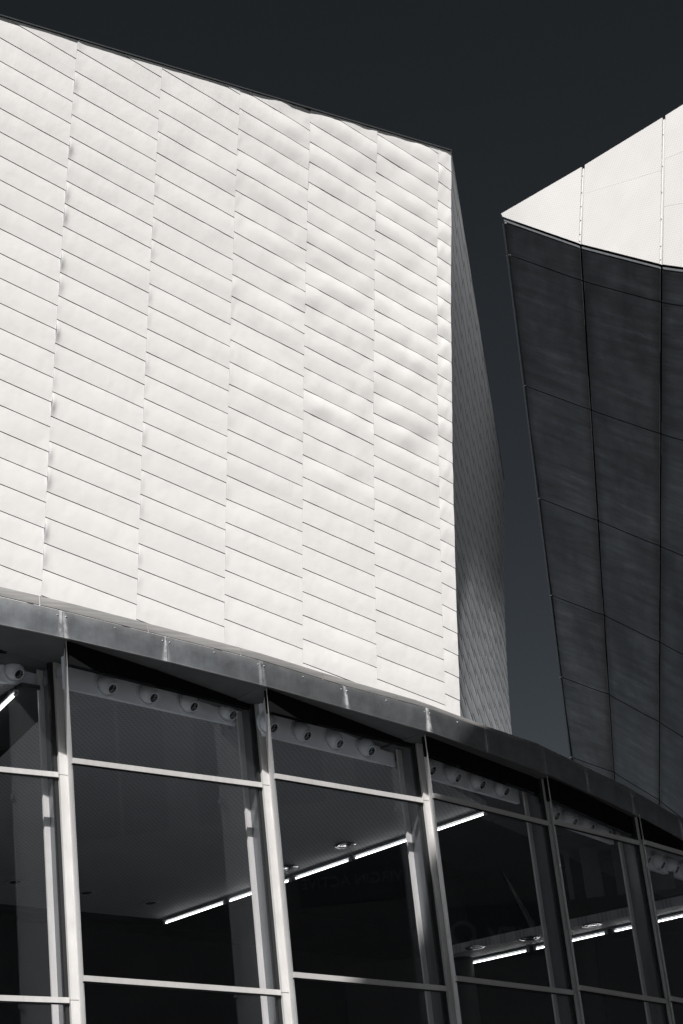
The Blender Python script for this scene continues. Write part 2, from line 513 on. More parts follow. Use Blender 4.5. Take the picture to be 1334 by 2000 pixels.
# side wall shingles, seen at a very flat angle
NC = 9
def SP(s, v, off=0.0):
    lo, hi = lerp(CB, far_b, s), lerp(CT, far_t, s)
    vq = V_BOT + v * (v_top(5.22) - V_BOT)
    bow = (WP(5.22, vq) - lerp(CB, CT, v)) * (1 - s)      # follow the bowed corner
    # the sheet bellies slightly so that it turns towards the plaza near its foot
    belly = -0.24 * 4 * v * (1 - v) * s * 1.25 / (s + 0.25)
    return lo + (hi - lo) * v + bow + side_n * (off + belly)
side_h = (CT - CB).length
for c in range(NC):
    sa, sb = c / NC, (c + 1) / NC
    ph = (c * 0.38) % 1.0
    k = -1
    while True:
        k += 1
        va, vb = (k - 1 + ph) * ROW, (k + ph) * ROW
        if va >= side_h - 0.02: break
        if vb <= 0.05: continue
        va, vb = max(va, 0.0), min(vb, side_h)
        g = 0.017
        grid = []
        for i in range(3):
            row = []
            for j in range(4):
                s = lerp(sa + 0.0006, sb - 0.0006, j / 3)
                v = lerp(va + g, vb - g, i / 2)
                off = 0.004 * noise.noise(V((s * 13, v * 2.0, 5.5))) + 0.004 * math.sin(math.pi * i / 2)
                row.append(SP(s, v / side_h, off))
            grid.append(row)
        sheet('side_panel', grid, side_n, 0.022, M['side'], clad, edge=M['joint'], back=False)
bg_ = [[SP(lerp(0.002, 0.998, j / 12), lerp(0.0, 0.997, i / 14), -0.036) for j in range(13)] for i in range(15)]
sheet('side_backing', bg_, side_n, 0.01, M['joint'], clad, back=False)
tp = [WP(5.217, lerp(V_BOT, v_top(5.217) - 0.02, i / 8), -0.024) for i in range(9)]
gl_ = [[p - wall_d * 0.0, p - side_n * 0.16 - wall_n * 0.10] for p in tp]
sheet('corner_backing', gl_, wall_n, 0.01, M['joint'], clad, back=False)
a, b = CT + V((0, 0, 0.002)), lerp(CT, far_t, 0.992) + V((0, 0, 0.002))
z0_, z1_ = V((0, 0, 0.012)), V((0, 0, 0.035))
hexa('roof_capping', [a - side_n * 0.25, a - side_n * 0.004, b + side_n * 0.012, b - side_n * 0.25],
     [a - side_n * 0.25 + z0_, a - side_n * 0.004 + z0_, b + side_n * 0.012 + z1_, b - side_n * 0.25 + z1_], M['coping'], clad)

# ================================================================== glazed foyer
foyer = thing('glazed_foyer', (0.0, 28.0, 0.0), 'curved glazed foyer with saw-tooth bays under a weathered steel fascia', 'building')

# plan of each bay: left end, right end, (upper transom z L, R), (lower transom z L, R), (glass head z L, R)
BAYS = [
    ((-9.68, 21.75), (-6.90, 24.30), (9.62, 9.64), (6.71, 6.70), (11.78, 11.62)),
    ((-6.54, 23.50), (-4.092, 25.487), (9.62, 9.643), (6.71, 6.703), (11.36, 11.28)),
    ((-3.784, 24.72), (-1.522, 26.843), (9.570, 9.597), (6.796, 6.761), (10.905, 10.715)),
    ((-1.304, 26.24), (0.676, 28.304), (9.524, 9.534), (6.855, 6.842), (10.46, 10.355)),
    ((0.822, 27.946), (2.571, 30.170), (9.491, 9.478), (6.898, 6.919), (10.12, 9.94)),
    ((2.656, 30.012), (4.120, 31.956), (9.449, 9.460), (6.954, 6.942), (9.83, 9.58)),
    ((4.190, 31.850), (5.520, 33.800), (9.44, 9.45), (6.96, 6.95), (9.52, 9.49)),
    ((5.580, 33.720), (6.750, 35.750), (9.43, 9.43), (6.96, 6.96), (9.50, 9.48)),
]
# fascia joints: plan position, underside z, top z, top of the flashing
FJ = [(-7.00, 22.75, 11.72, 12.12, 12.27), (-5.40, 23.62, 11.45, 11.85, 11.99), (-3.789, 24.60, 11.222, 11.597, 11.735), (-2.532, 25.40, 11.023, 11.377, 11.505),
      (-1.330, 26.12, 10.790, 11.152, 11.262), (-0.246, 26.95, 10.606, 10.940, 11.045), (0.904, 27.80, 10.395, 10.755, 10.835), (1.760, 28.80, 10.291, 10.660, 10.72),
      (2.647, 29.85, 10.185, 10.585, 10.625), (3.345, 30.80, 10.065, 10.460, 10.50), (4.119, 31.75, 9.895, 10.290, 10.33), (4.997, 33.00, 9.70, 10.06, 10.10), (5.80, 34.30, 9.66, 10.02, 10.06), (6.75, 36.0, 9.62, 9.98, 10.02)]
def bay_frame(k):
    a, b = V((*BAYS[k][0], 0)), V((*BAYS[k][1], 0))
    t = (b - a); L = t.length; t.normalize()
    return a, b, t, V((t.y, -t.x, 0)), L
def zat(p, z): return V((p.x, p.y, z))
def bar(name, p, q, zp, zq, n, f, bk_, h0, h1, mat, parent):
    """rail from p to q, reaching f in front of and bk_ behind the glass line"""
    b_ = [zat(p + n * f, zp + h0), zat(q + n * f, zq + h0), zat(q - n * bk_, zq + h0), zat(p - n * bk_, zp + h0)]
    t_ = [zat(p + n * f, zp + h1), zat(q + n * f, zq + h1), zat(q - n * bk_, zq + h1), zat(p - n * bk_, zp + h1)]
    return hexa(name, b_, t_, mat, parent)

for k in range(len(BAYS)):
    a, b, t, n, L = bay_frame(k)
    z1, z2, zh = BAYS[k][2:5]
    levels = [(0.15, 0.15), (3.95, 3.95), z2, z1, zh]
    # panes between the rails
    for i in range(4):
        (l0, r0_), (l1, r1) = levels[i], levels[i + 1]
        p, q = a + t * 0.0, b - t * 0.02
        g0 = 0.012
        vs_b = [zat(p + n * 0.006, l0 + g0), zat(q + n * 0.006, r0_ + g0), zat(q - n * 0.006, r0_ + g0), zat(p - n * 0.006, l0 + g0)]
        vs_t = [zat(p + n * 0.006, l1 - g0), zat(q + n * 0.006, r1 - g0), zat(q - n * 0.006, r1 - g0), zat(p - n * 0.006, l1 - g0)]
        hexa('glass_pane', vs_b, vs_t, M['glass'], foyer)
    for i in (1, 2, 3):
        l0, r0_ = levels[i]
        tr = bar('transom', a - t * 0.01, b - t * 0.015, l0, r0_, n, 0.045, -0.0075, -0.035, 0.035, M['mullion'], foyer)
        bar('gasket', a - t * 0.01, b - t * 0.015, l0, r0_, n, 0.030, -0.0075, -0.052, -0.0355, M['gasket'], tr)
    zs_l, zs_r = FJ[max(0, 2 * k - 2)][2] + 0.016, FJ[max(0, min(13, 2 * k))][2] + 0.016
    p, q = a + t * 0.055, b
    hexa('head_frame', [zat(p - n * 0.01, zh[0]), zat(q - n * 0.01, zh[1]), zat(q - n * 0.1, zh[1]), zat(p - n * 0.1, zh[0])],
         [zat(p - n * 0.01, zs_l), zat(q - n * 0.01, max(zs_r, zh[1] + 0.02)), zat(q - n * 0.1, max(zs_r, zh[1] + 0.02)), zat(p - n * 0.1, zs_l)], M['head'], foyer)
    bar('sill', a - t * 0.01, b + t * 0.01, 0.0, 0.0, n, 0.05, 0.10, 0.0, 0.15, M['mullion'], foyer)

def fascia_n(i):
    p = V(FJ[max(0, i - 1)][:2] + (0,)); q = V(FJ[min(len(FJ) - 1, i + 1)][:2] + (0,))
    t = (q - p).normalized(); return V((t.y, -t.x, 0))
for i in range(len(FJ) - 1):
    A, B = FJ[i], FJ[i + 1]
    pa, pb = V((A[0], A[1], 0)), V((B[0], B[1], 0))
    t = (pb - pa).normalized(); n = V((t.y, -t.x, 0))
    pa, pb = pa + t * 0.004, pb - t * 0.004
    grid, uv = [], []
    prof = [(0.0, 0.0), (0.0, 0.03), (0.003, 0.3), (0.004, 0.6), (0.001, 0.97), (-0.004, 1.0)]
    for off, h in prof:
        row, ur = [], []
        for j in range(7):
            s = j / 6
            wav = 0.0025 * noise.noise(V((i * 3.7 + s * 2.2, h * 1.5, 2.2)))
            p = lerp(pa, pb, s)
            row.append(zat(p + n * (off + wav), lerp(lerp(A[2], B[2], s), lerp(A[3], B[3], s), h)))
            ur.append((s, h))
        grid.append(row); uv.append(ur)
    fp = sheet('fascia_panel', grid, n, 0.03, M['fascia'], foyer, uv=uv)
    for s, h in ((0.5, 0.84), (0.03, 0.80), (0.965, 0.80)):
        p = lerp(pa, pb, s) + n * 0.004
        c = zat(p, lerp(lerp(A[2], B[2], s), lerp(A[3], B[3], s), h))
        vs, fs = lathe([(0.0001, 0.007), (0.007, 0.006), (0.012, 0.0), (0.013, -0.006)], n, c, 8)
        mesh_obj('rivet', vs, fs, M['trim'], fp, True)
    # black recess behind the fascia rim and the roof edge
    pts = [pa - n * 0.032, pb - n * 0.032, pb - n * 0.60, pa - n * 0.60]
    mesh_b = [zat(p, z) for p, z in zip(pts, (A[2] + 0.06, B[2] + 0.06, B[2] + 0.06, A[2] + 0.06))]
    mesh_t = [zat(p, z) for p, z in zip(pts, (A[3] - 0.005, B[3] - 0.005, B[3] + 0.03, A[3] + 0.03))]
    hexa('fascia_backing', mesh_b, mesh_t, M['gasket'], foyer)
# flashing course above, with joints between those of the fascia
def fj_at(x):
    i = min(int(x), len(FJ) - 2); s = x - i
    A, B = FJ[i], FJ[i + 1]
    return [lerp(A[m], B[m], s) for m in range(5)], fascia_n(i).lerp(fascia_n(i + 1), s)
x = 0.3
cuts = [0.0, 0.9, 1.86, 2.86, 3.83, 4.80, 5.70, 6.62, 7.5, 8.5, 9.5, 10.5, 11.5, 12.5]
for i in range(len(cuts) - 1):
    xs = [cuts[i] + (cuts[i + 1] - cuts[i]) * s for s in (0.004, 0.25, 0.5, 0.75, 0.996)]
    grid, uv = [], []
    for h in (0.0, 0.94, 1.0):
        row, ur = [], []
        for j, xx in enumerate(xs):
            (px_, py_, zb, zt, zf), nn = fj_at(xx)
            base = zt + 0.062
            zz = lerp(base, max(zf + 0.055, base + 0.05), h)
            row.append(V((px_, py_, zz)) - nn * (0.10 + (0.006 if h == 1.0 else 0.0)))
            ur.append((j / 4, h))
        grid.append(row); uv.append(ur)
    sheet('flashing_panel', grid, fj_at(xs[2])[1], 0.02, M['flashing'], foyer, uv=uv)
# soffit boards under the roof edge, one for each fascia pair, running in to the bulkhead
for i in range(len(FJ) - 1):
    A, B = FJ[i], FJ[i + 1]
    pa, pb = V((A[0], A[1], 0)), V((B[0], B[1], 0))
    t = (pb - pa).normalized(); n = V((t.y, -t.x, 0))
    pts = [pa - n * 0.04, pb - n * 0.04, pb - n * 1.9, pa - n * 1.9]
    hexa('soffit', [zat(p, z) for p, z in zip(pts, (A[2] + 0.02, B[2] + 0.02, B[2] + 0.02, A[2] + 0.02))],
         [zat(p, z) for p, z in zip(pts, (A[2] + 0.055, B[2] + 0.055, B[2] + 0.055, A[2] + 0.055))], M['soffit'], foyer)

# mullions: cover plate on the bay's end, return to the next bay further out, steel fin inside
for k in range(len(BAYS) - 1):
    a, b, t, n, L = bay_frame(k)
    a2, b2, t2, n2, L2 = bay_frame(k + 1)
    zt = FJ[min(2 * k, 13)][2] + 0.010 if k else 11.7
    c = a2
    ret = c - b
    tm = (t + t2).normalized()
    ztop = FJ[min(2 * k, 13)][2] + 0.015 if k else 11.75
    # return plate
    bb = b + t * 0.118
    q0 = [bb + n * 0.052, c + n2 * 0.018, c + tm * 0.014, bb - n * 0.02 + tm * 0.04]
    m = plan_block('mullion', [(p.x, p.y) for p in q0], 0.0, ztop, M['lit_return'], foyer)
    zs = [0.0, 3.95, BAYS[k][3][1], BAYS[k][2][1], ztop]
    for i in range(4):
        p0, p1 = b - t * 0.004, b + t * 0.12
        q = [p0 + n * 0.056, p1 + n * 0.056, p1 - n * 0.02, p0 - n * 0.02]
        plan_block('cover_plate', [(p.x, p.y) for p in q], zs[i] + 0.004, zs[i + 1] - 0.004, M['mullion'], m)
    q = [b - t * 0.060 + n * 0.016, b - t * 0.006 + n * 0.016, b - t * 0.006 - n * 0.05, b - t * 0.060 - n * 0.05]
    plan_block('gasket', [(p.x, p.y) for p in q], 0.0, zt - 0.006, M['gasket'], m)
    w0, w1 = b + t * 0.02 - n * 0.055, b + t * 0.02 - n * 0.30
    f = plan_block('inner_fin', [(p.x, p.y) for p in (w0, w0 + t * 0.03, w1 + t * 0.03, w1)], 0.0, zt, M['fin'], foyer)
    f0 = w1 - t * 0.085
    plan_block('flange', [(p.x, p.y) for p in (f0, w1 + t * 0.10, w1 + t * 0.10 - n * 0.03, f0 - n * 0.03)], 0.0, zt - 0.004, M['flange'], f)

# ceiling plane inside, falling to the right like the fascia
def ceil_z(p): return 13.302 - 0.155 * (0.71 * p[0] + 0.70 * p[1])
# bulkhead with its row of air nozzles, one board for each bay
nozzle_profile_flange = [(0.178, 0.0), (0.178, 0.014), (0.155, 0.020), (0.143, 0.012)]
for k in range(len(BAYS)):
    a, b, t, n, L = bay_frame(k)
    off = 0.45
    us = 0.07
    if k > 0:
        rv = V((*BAYS[k - 1][1], 0)) - a
        if rv.dot(-n) > 0.05: us = max(0.07, off * rv.dot(t) / rv.dot(-n) + 0.09)
    p, q = a - n * off + t * us, b - n * off + t * 0.02
    zl = ceil_z(a - n * off) if k < 5 else BAYS[k][4][0] - 0.25
    zr = ceil_z(b - n * off) if k < 5 else BAYS[k][4][1] - 0.25
    if k == 2: zl, zr = 10.755, 10.615
    if k == 3: zl, zr = 10.295, 10.195
    if k == 4: zl, zr = 9.985, 9.93
    if k == 5: zl, zr = 9.70, 9.57
    if k == 1: zl, zr = 11.06, 11.04
    tz = max(BAYS[k][4]) + 0.55
    bh = hexa('bulkhead', [zat(p, zl), zat(q, zr), zat(q - n * 0.06, zr), zat(p - n * 0.06, zl)],
              [zat(p, tz), zat(q, tz), zat(q - n * 0.06, tz), zat(p - n * 0.06, tz)], M['bulkhead'], foyer)
    if k in (0, 7): continue
    step = {1: 0.67, 2: 0.68, 3: 0.63, 4: 0.605, 5: 0.49, 6: 0.49}[k]
    first = {1: 0.12, 2: 0.24, 3: 0.37, 4: 0.51, 5: 0.63, 6: 0.2}[k]
    for j in range(5):
        s = first + step * j
        if s < us + 0.02 or s > L - 0.02: continue
        c = a + t * s - n * off
        zc = lerp(zl, zr, s / L) + (0.178 if k < 4 else 0.158)
        c = zat(c, zc)
        aim = (n * 0.77 + t * 0.08 + V((0, 0, -0.62))).normalized()
        vs, fs = lathe(nozzle_profile_flange, n, c, 24)
        # ball seated in the flange
        ball = []
        for i in range(9):
            th = math.radians(27 + i * 10.5)
            ball.append((0.140 * math.sin(th), 0.140 * math.cos(th)))
        bv, bf = lathe(ball, aim, c + n * 0.02, 24)
        o_ = len(vs)
        nz = mesh_obj('air_nozzle', vs + bv, fs + [tuple(i + o_ for i in f_) for f_ in bf], M['nozzle'], foyer, True)
        m0 = c + n * 0.02
        vs, fs = lathe([(0.078, 0.105), (0.078, 0.158), (0.064, 0.158), (0.060, 0.07)], aim, m0, 20)
        mesh_obj('throat', vs, fs, M['nozzle'], nz, True)
        vs, fs = lathe([(0.0005, 0.08), (0.061, 0.08), (0.063, 0.150)], aim, m0, 16)
        mesh_obj('opening', vs, fs, M['gasket'], nz, True)

# main ceiling board
def clear_of_return(k, off):
    a, b, t, n, L = bay_frame(k)
    if k == 0: return 0.07
    rv = V((*BAYS[k - 1][1], 0)) - a
    return max(0.07, off * rv.dot(t) / rv.dot(-n) + 0.10) if rv.dot(-n) > 0.05 else 0.07
cpl = []
for k in range(0, 5):
    a, b, t, n, L = bay_frame(k)
    cpl += [a - n * 0.50 + t * clear_of_return(k, 0.50), b - n * 0.50]
cpl = [(p.x, p.y) for p in cpl[:-1]] + [(1.70, 30.20), (-3.92, 35.32), (-6.64, 34.46), (-14.0, 32.3)]
plan_block('ceiling', cpl, [ceil_z(p) for p in cpl], [ceil_z(p) + 0.12 for p in cpl], M['ceiling'], foyer)
# dark recess slot beside the first bay
rec = [(-4.535, 25.560), (-4.300, 25.66), (-4.519, 26.688), (-5.316, 27.965), (-5.991, 29.012), (-7.0, 30.6), (-6.6, 28.9), (-5.469, 26.617)]
plan_block('ceiling_recess', rec, [ceil_z(p) - 0.06 for p in rec], [ceil_z(p) - 0.004 for p in rec], M['black'], foyer)
# lower gallery soffit on the right
low = [(0.95, 36.55), (5.7, 34.05), (5.3, 33.6), (3.5, 34.45), (2.1, 35.1), (0.7, 35.85)]
plan_block('gallery_soffit', low, 8.80, 8.95, M['ceiling'], foyer)

# floors, back wall and roof close the room
room_back = [(-16, 34), (-9, 40), (0, 44), (9, 44)]
glz = []
for k in range(len(BAYS)):
    a, b, t, n, L = bay_frame(k)
    glz += [a - n * 0.34, b - n * 0.34]
glz = [(p.x, p.y) for p in glz]
plan_block('floor', glz + [(9, 44), (0, 44), (-9, 40), (-16, 34)], 0.02, 0.12, M['floor'], foyer)
plan_block('upper_floor', [(p[0] - 1.2, p[1] + 1.3) for p in glz] + [(9, 44), (0, 44), (-9, 40), (-16, 34)], 4.6, 4.95, M['floor'], foyer)
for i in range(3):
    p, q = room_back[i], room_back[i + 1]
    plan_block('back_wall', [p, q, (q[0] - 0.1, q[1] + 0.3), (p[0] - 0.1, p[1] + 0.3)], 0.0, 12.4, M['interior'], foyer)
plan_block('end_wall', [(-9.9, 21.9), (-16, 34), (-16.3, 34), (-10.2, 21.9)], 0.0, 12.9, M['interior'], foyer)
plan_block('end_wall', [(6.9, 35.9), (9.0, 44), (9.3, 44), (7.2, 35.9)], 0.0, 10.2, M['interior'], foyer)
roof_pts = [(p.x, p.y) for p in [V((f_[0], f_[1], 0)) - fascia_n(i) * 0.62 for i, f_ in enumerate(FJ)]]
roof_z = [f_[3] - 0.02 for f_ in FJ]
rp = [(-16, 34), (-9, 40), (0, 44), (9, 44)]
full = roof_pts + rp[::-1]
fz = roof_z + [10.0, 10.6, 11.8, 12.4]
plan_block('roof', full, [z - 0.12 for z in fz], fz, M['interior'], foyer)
# downstand and partitions that read as darker shapes in the room
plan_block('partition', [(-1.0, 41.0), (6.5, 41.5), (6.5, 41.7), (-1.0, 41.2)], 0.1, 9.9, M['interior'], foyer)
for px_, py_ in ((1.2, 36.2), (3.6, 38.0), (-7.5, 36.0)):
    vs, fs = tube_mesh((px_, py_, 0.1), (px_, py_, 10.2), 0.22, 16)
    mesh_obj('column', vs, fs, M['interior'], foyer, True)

# pale boards added to imitate reflections in the right-hand panes
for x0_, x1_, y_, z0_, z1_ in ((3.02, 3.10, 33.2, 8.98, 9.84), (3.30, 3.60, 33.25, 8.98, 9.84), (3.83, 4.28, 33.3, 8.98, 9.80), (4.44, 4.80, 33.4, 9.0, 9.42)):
    plan_block('reflection_board', [(x0_, y_), (x1_, y_), (x1_, y_ + 0.05), (x0_, y_ + 0.05)], z0_, z1_, M['reflection'], foyer)

# ================================================================== lamps in the foyer
def tube_light(p, q, label, group):
    p, q = V(p), V(q)
    th = thing('tube_light', (p + q) / 2, label, 'lamp', group)
    d = (q - p).normalized()
    vs, fs = tube_mesh(p + d * 0.05, q - d * 0.05, 0.0095, 10)
    mesh_obj('tube', vs, fs, M['tube'], th, True)
    for e, s in ((p, 1), (q, -1)):
        vs, fs = tube_mesh(e, e + d * 0.05 * s, 0.027, 10)
        mesh_obj('end_cap', vs, fs, M['fitting'], th, True)
    side = d.cross(V((0, 0, 1))).normalized() * 0.035
    a_, b_ = p + V((0, 0, 0.03)), q + V((0, 0, 0.03))
    hexa('batten', [a_ - side, a_ + side, b_ + side, b_ - side], [v + V((0, 0, 0.03)) for v in (a_ - side, a_ + side, b_ + side, b_ - side)], M['fitting'], th)
    return th
row = [(-3.922, 35.306), (1.70, 30.19)]
dr = V((row[1][0] - row[0][0], row[1][1] - row[0][1], 0)); LR = dr.length; dr.normalize()
spans = [(0.0, 1.62), (1.68, 3.25), (3.31, 4.65), (4.71, 6.15), (6.21, 7.58)]
labs = ['lit tube light at the lower left end of the long ceiling row', 'lit tube light second from the lower end, crossing behind the second full mullion',
        'lit tube light in the middle of the long row, under two downlights', 'lit tube light right of the middle of the long ceiling row',
        'lit tube light at the upper right end of the long ceiling row']
for (s0, s1), lb in zip(spans, labs):
    p = V((*row[0], 0)) + dr * s0; q = V((*row[0], 0)) + dr * s1
    p.z, q.z = ceil_z(p) - 0.075, ceil_z(q) - 0.075
    tube_light(p, q, lb, 'tube lights in the foyer')
p, q = V((-4.62, 25.64, 0)), V((-5.50, 27.0, 0))
p.z, q.z = ceil_z(p) - 0.13, ceil_z(q) - 0.13
tube_light(p, q, 'short stretch of lit tube light at the far left edge beside a dark recess', 'tube lights in the foyer')
g0, g1 = V((1.16, 36.42, 8.72)), V((5.3, 34.13, 8.72))
gd = (g1 - g0).normalized()
for (s0, s1), lb in zip([(0.0, 1.42), (1.52, 2.94), (3.04, 3.56), (3.66, 4.7)],
                        ['lit tube light at the left end of the low row on the right', 'lit tube light second in the low row, crossing behind a fin',
                         'short lit tube light third in the low row on the right', 'lit tube light at the right end of the low row, at the picture edge']):
    tube_light(g0 + gd * s0, g0 + gd * s1, lb, 'tube lights in the foyer')

def downlight(x, y, z, label, chrome):
    th = thing('downlight', (x, y, z), label, 'lamp', 'ceiling downlights')
    vs, fs = lathe([(0.10, 0.0), (0.13, -0.012), (0.17, -0.012), (0.18, -0.002)], (0, 0, 1), (x, y, z), 20)
    mesh_obj('trim_ring', vs, fs, M['chrome'] if chrome else M['fitting'], th, True)
    vs, fs = lathe([(0.0005, -0.004), (0.08, -0.006), (0.101, -0.002)], (0, 0, 1), (x, y, z), 20)
    mesh_obj('reflector', vs, fs, M['chrome'] if chrome else M['black'], th, True)
for x_, y_, lb, ch in ((-6.158, 33.355, 'dark round downlight in the ceiling at the far left bay', False), (-5.042, 33.905, 'dark round downlight just right of the leftmost full mullion', False),
                       (-4.027, 34.441, 'dark round downlight near the lower end of the tube row', False), (-1.533, 32.739, 'shiny round downlight left above the tube row', True),
                       (-0.538, 31.724, 'shiny round downlight right above the tube row', True)):
    downlight(x_, y_, ceil_z((x_, y_)) - 0.004, lb, ch)
for x_, y_, lb in ((1.45, 35.3, 'dim downlight above the left end of the low tube row'), (2.4, 35.05, 'shiny downlight in the middle of the low tube row'), (3.45, 34.55, 'shiny downlight right in the low tube row')):
    downlight(x_, y_, 8.796, lb, True)

# ================================================================== steel canopy on the right
canopy = thing('entrance_canopy', (12.0, 44.0, 0.0), 'dark steel entrance canopy with a bright pale rim tapering to a point', 'canopy')
top = [V(p) for p in ((4.01, 36.0, 23.94), (5.624, 34.5, 23.90), (7.09, 33.0, 23.84), (8.55, 31.5, 23.80), (10.0, 30.0, 23.76), (11.6, 28.4, 23.72))]
rim = [V(p) for p in ((4.026, 36.0, 23.865), (5.29, 34.5, 22.115), (6.487, 33.0, 20.585), (7.60, 31.5, 19.30), (8.75, 30.0, 18.3), (10.1, 28.4, 17.5))]
foot = [V(p) for p in ((4.61, 45.0, 14.90), (5.355, 43.5, 13.99), (6.02, 42.0, 12.84), (6.60, 40.5, 11.6), (7.2, 39.0, 10.6), (8.2, 37.4, 9.8))]
foot = [r_ + (f_ - r_) * 1.18 for r_, f_ in zip(rim, foot)]
GROW = 1.14                                             # the canopy stands well behind the clad building
top, rim, foot = [[V((p.x * GROW, p.y * GROW, 1.6 + (p.z - 1.6) * GROW)) for p in l_] for l_ in (top, rim, foot)]
# solid body
nb = len(top)
inw = V((0.30, 0.30, 0.10))
verts = [p + inw for p in top] + [p + inw for p in rim] + [p + inw for p in foot] + [p + V((12, 10, 0)) for p in top] + [p + V((9, 6, 0)) for p in foot]
faces = []
for i in range(nb - 1):
    faces += [(i, i + 1, nb + i + 1, nb + i), (nb + i, nb + i + 1, 2 * nb + i + 1, 2 * nb + i), (3 * nb + i, 3 * nb + i + 1, i + 1, i), (2 * nb + i, 2 * nb + i + 1, 4 * nb + i + 1, 4 * nb + i), (4 * nb + i, 4 * nb + i + 1, 3 * nb + i + 1, 3 * nb + i)]
faces += [(0, nb, 2 * nb, 4 * nb, 3 * nb), (nb - 1, 3 * nb + nb - 1, 4 * nb + nb - 1, 2 * nb + nb - 1, nb + nb - 1)]
mesh_obj('canopy_body', verts, faces, M['gasket'], canopy)
# dark sheets of the sloping underside
ROWS_C = [0.007, 0.053, 0.246, 0.42, 0.576, 0.712, 0.85, 1.0]
def CP(i, s, f): return lerp(lerp(rim[i], rim[i + 1], s), lerp(foot[i], foot[i + 1], s), f)
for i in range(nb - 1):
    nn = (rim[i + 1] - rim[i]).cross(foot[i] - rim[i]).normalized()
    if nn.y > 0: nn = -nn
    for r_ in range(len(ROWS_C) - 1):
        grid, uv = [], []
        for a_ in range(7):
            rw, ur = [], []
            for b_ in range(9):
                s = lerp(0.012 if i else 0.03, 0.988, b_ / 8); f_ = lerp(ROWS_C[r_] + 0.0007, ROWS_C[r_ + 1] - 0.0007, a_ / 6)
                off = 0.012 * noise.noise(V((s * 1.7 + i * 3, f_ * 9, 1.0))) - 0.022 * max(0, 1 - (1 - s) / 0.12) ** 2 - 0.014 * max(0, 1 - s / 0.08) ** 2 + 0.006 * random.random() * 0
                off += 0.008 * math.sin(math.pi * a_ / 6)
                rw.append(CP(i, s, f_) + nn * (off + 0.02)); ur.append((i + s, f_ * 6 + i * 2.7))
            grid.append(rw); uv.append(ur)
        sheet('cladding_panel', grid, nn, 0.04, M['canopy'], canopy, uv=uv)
# folded lips either side of each open joint, worn pale towards the foot
for i in range(nb - 2):
    for s_a, s_b, k_ in ((0.9835, 0.9875, i), (0.0125, 0.0165, i + 1)):
        nn = (rim[k_ + 1] - rim[k_]).cross(foot[k_] - rim[k_]).normalized()
        if nn.y > 0: nn = -nn
        for f0, f1 in zip(ROWS_C[:-1], ROWS_C[1:]):
            lo_ = [CP(k_, s_a, f1 - 0.001) + nn * 0.012, CP(k_, s_b, f1 - 0.001) + nn * 0.012, CP(k_, s_b, f1 - 0.001) - nn * 0.03, CP(k_, s_a, f1 - 0.001) - nn * 0.03]
            hi_ = [CP(k_, s_a, f0 + 0.001) + nn * 0.012, CP(k_, s_b, f0 + 0.001) + nn * 0.012, CP(k_, s_b, f0 + 0.001) - nn * 0.03, CP(k_, s_a, f0 + 0.001) - nn * 0.03]
            hexa('joint_lip', lo_, hi_, M['lip'], canopy)
# pale sheets of the rim
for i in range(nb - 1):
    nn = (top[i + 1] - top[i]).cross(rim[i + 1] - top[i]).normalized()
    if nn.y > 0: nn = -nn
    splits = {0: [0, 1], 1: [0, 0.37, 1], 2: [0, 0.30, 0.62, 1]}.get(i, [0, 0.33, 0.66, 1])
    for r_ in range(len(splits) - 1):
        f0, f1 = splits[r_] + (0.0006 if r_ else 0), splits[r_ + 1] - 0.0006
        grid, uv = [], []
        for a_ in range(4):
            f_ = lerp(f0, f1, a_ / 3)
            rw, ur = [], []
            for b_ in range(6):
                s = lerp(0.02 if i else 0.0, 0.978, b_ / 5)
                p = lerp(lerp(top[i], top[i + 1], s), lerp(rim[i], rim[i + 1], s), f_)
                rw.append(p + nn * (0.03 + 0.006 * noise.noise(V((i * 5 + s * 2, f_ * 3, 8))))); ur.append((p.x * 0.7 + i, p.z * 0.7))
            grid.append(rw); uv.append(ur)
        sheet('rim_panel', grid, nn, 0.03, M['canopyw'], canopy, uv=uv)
    # joint strip between two rim sheets, with its bolts
    if i < nb - 2:
        s0, s1 = 0.984, 0.9965
        p0, p1 = lerp(top[i], top[i + 1], s0), lerp(top[i], top[i + 1], s1)
        q0, q1 = lerp(rim[i], rim[i + 1], s0), lerp(rim[i], rim[i + 1], s1)
        dn = V((0, 0, -0.06))
        js = hexa('joint_strip', [q0 + nn * 0.02, q1 + nn * 0.02, q1 - nn * 0.02, q0 - nn * 0.02], [p0 + nn * 0.02 + dn, p1 + nn * 0.02 + dn, p1 - nn * 0.02 + dn, p0 - nn * 0.02 + dn], M['seam'], canopy)
        for f_ in (0.12, 0.34, 0.52, 0.7, 0.88, 0.97):
            c = lerp(lerp(p0, q0, f_), lerp(p1, q1, f_), 0.5) + nn * 0.021
            vs, fs = lathe([(0.0005, 0.012), (0.012, 0.010), (0.016, 0.0)], nn, c, 8)
            mesh_obj('bolt', vs, fs, M['trim'], js, True)
    # drip edge where the rim turns into the underside
    e0, e1 = lerp(rim[i], rim[i + 1], 0.02), lerp(rim[i], rim[i + 1], 0.98)
    dd = V((0, 0, -0.10)); o1 = nn * 0.05; o2 = nn * 0.005
    hexa('drip_edge', [e0 + o1 + dd * 1.25, e1 + o1 + dd * 1.25, e1 + o2 + dd * 1.25, e0 + o2 + dd * 1.25], [e0 + o1 + dd * 0.75, e1 + o1 + dd * 0.75, e1 + o2 + dd * 0.75, e0 + o2 + dd * 0.75], M['trim'], canopy)
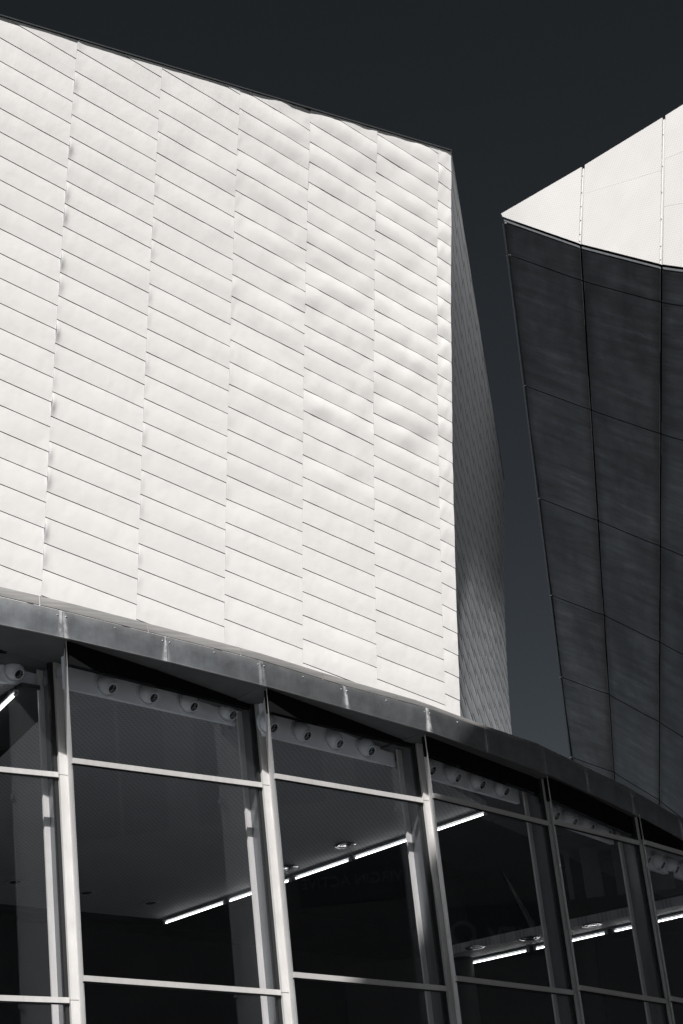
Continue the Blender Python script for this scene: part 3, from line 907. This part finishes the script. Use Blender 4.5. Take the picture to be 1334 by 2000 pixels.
# folded trim down the left edge, in lengths
for r_ in range(len(ROWS_C) - 1):
    f0, f1 = ROWS_C[r_] + 0.0015, ROWS_C[r_ + 1] - 0.0015
    p, q = lerp(rim[0], foot[0], f0), lerp(rim[0], foot[0], f1)
    s_ = (rim[1] - rim[0]).normalized()
    nn = (rim[1] - rim[0]).cross(foot[0] - rim[0]).normalized()
    if nn.y > 0: nn = -nn
    hexa('edge_trim', [q - s_ * 0.01 + nn * 0.045, q + s_ * 0.055 + nn * 0.045, q + s_ * 0.055 - nn * 0.05, q - s_ * 0.01 - nn * 0.05],
         [p - s_ * 0.01 + nn * 0.045, p + s_ * 0.055 + nn * 0.045, p + s_ * 0.055 - nn * 0.05, p - s_ * 0.01 - nn * 0.05], M['trim'], canopy)
# unseen blade added overhead, its edge shaped to cast the shadow on the foyer
def overhead(p, z=23.2):
    q = V(p) + SUN * ((z - p[2]) / SUN.z); return (q.x, q.y)
e_top, e_low = overhead((1.639, 28.50, 10.62)), overhead((-0.245, 27.34, 6.84))
def along(k): return (lerp(e_low[0], e_top[0], k), lerp(e_low[1], e_top[1], k))
plan_block('shade_blade', [along(-0.9), along(1.55), (6.4, 25.4), (11.2, 35.2), (17.0, 32.5), (16.5, 11.0)], 23.2, 23.6, M['canopy'], canopy)

# ================================================================== building across the plaza, seen only in the glass
mall = thing('shopping_mall', (44.0, 30.0, 0.0), 'pale shopping building across the plaza, mirrored faintly in the foyer glass', 'building')
plan_block('wall', [(34.0, -6), (60, -6), (60, 62), (34.0, 62)], 0, 26.0, M['mallwall'], mall)
for y0 in range(-4, 60, 4):
    for z0, z1 in ((3.0, 6.4), (7.6, 11.0), (19.2, 23.6)):
        w_ = plan_block('window', [(33.97, y0 + 0.5), (34.05, y0 + 0.5), (34.05, y0 + 3.5), (33.97, y0 + 3.5)], z0, z1, M['mallglass'], mall)
        plan_block('glazing_bar', [(33.93, y0 + 1.95), (33.968, y0 + 1.95), (33.968, y0 + 2.05), (33.93, y0 + 2.05)], z0, z1, M['lettering'], w_)
def lettering(text, y, z, size, parent, name='lettering'):
    cu = bpy.data.curves.new(name, 'FONT'); cu.body = text; cu.size = size; cu.extrude = 0.04
    tmp = bpy.data.objects.new('tmp_text', cu); COL.objects.link(tmp)
    bpy.context.view_layer.update()
    me = bpy.data.meshes.new_from_object(tmp.evaluated_get(bpy.context.evaluated_depsgraph_get()))
    bpy.data.objects.remove(tmp); bpy.data.curves.remove(cu)
    me.name = name; me.materials.clear(); me.materials.append(M['lettering'])
    mat = Matrix(((0, 0, -1, 33.84), (-1, 0, 0, y), (0, 1, 0, z), (0, 0, 0, 1)))
    me.transform(mat)
    o = bpy.data.objects.new(name, me); COL.objects.link(o); o.parent = parent
    o.matrix_parent_inverse = mall.matrix_basis.inverted() if parent is mall else parent.matrix_world.inverted()
    return o
for (ya, yb, za, zb, txt, ty, tz, ts) in ((26.4, 30.2, 15.9, 17.7, 'VIRGIN ACTIVE', 29.6, 16.45, 0.46), (35.6, 41.8, 13.95, 15.6, 'Lowry Outlet', 41.2, 14.35, 1.15)):
    sb = plan_block('sign_panel', [(33.88, ya), (33.965, ya), (33.965, yb), (33.88, yb)], za, zb, M['signboard'], mall)
    lettering(txt, ty, tz, ts, sb)
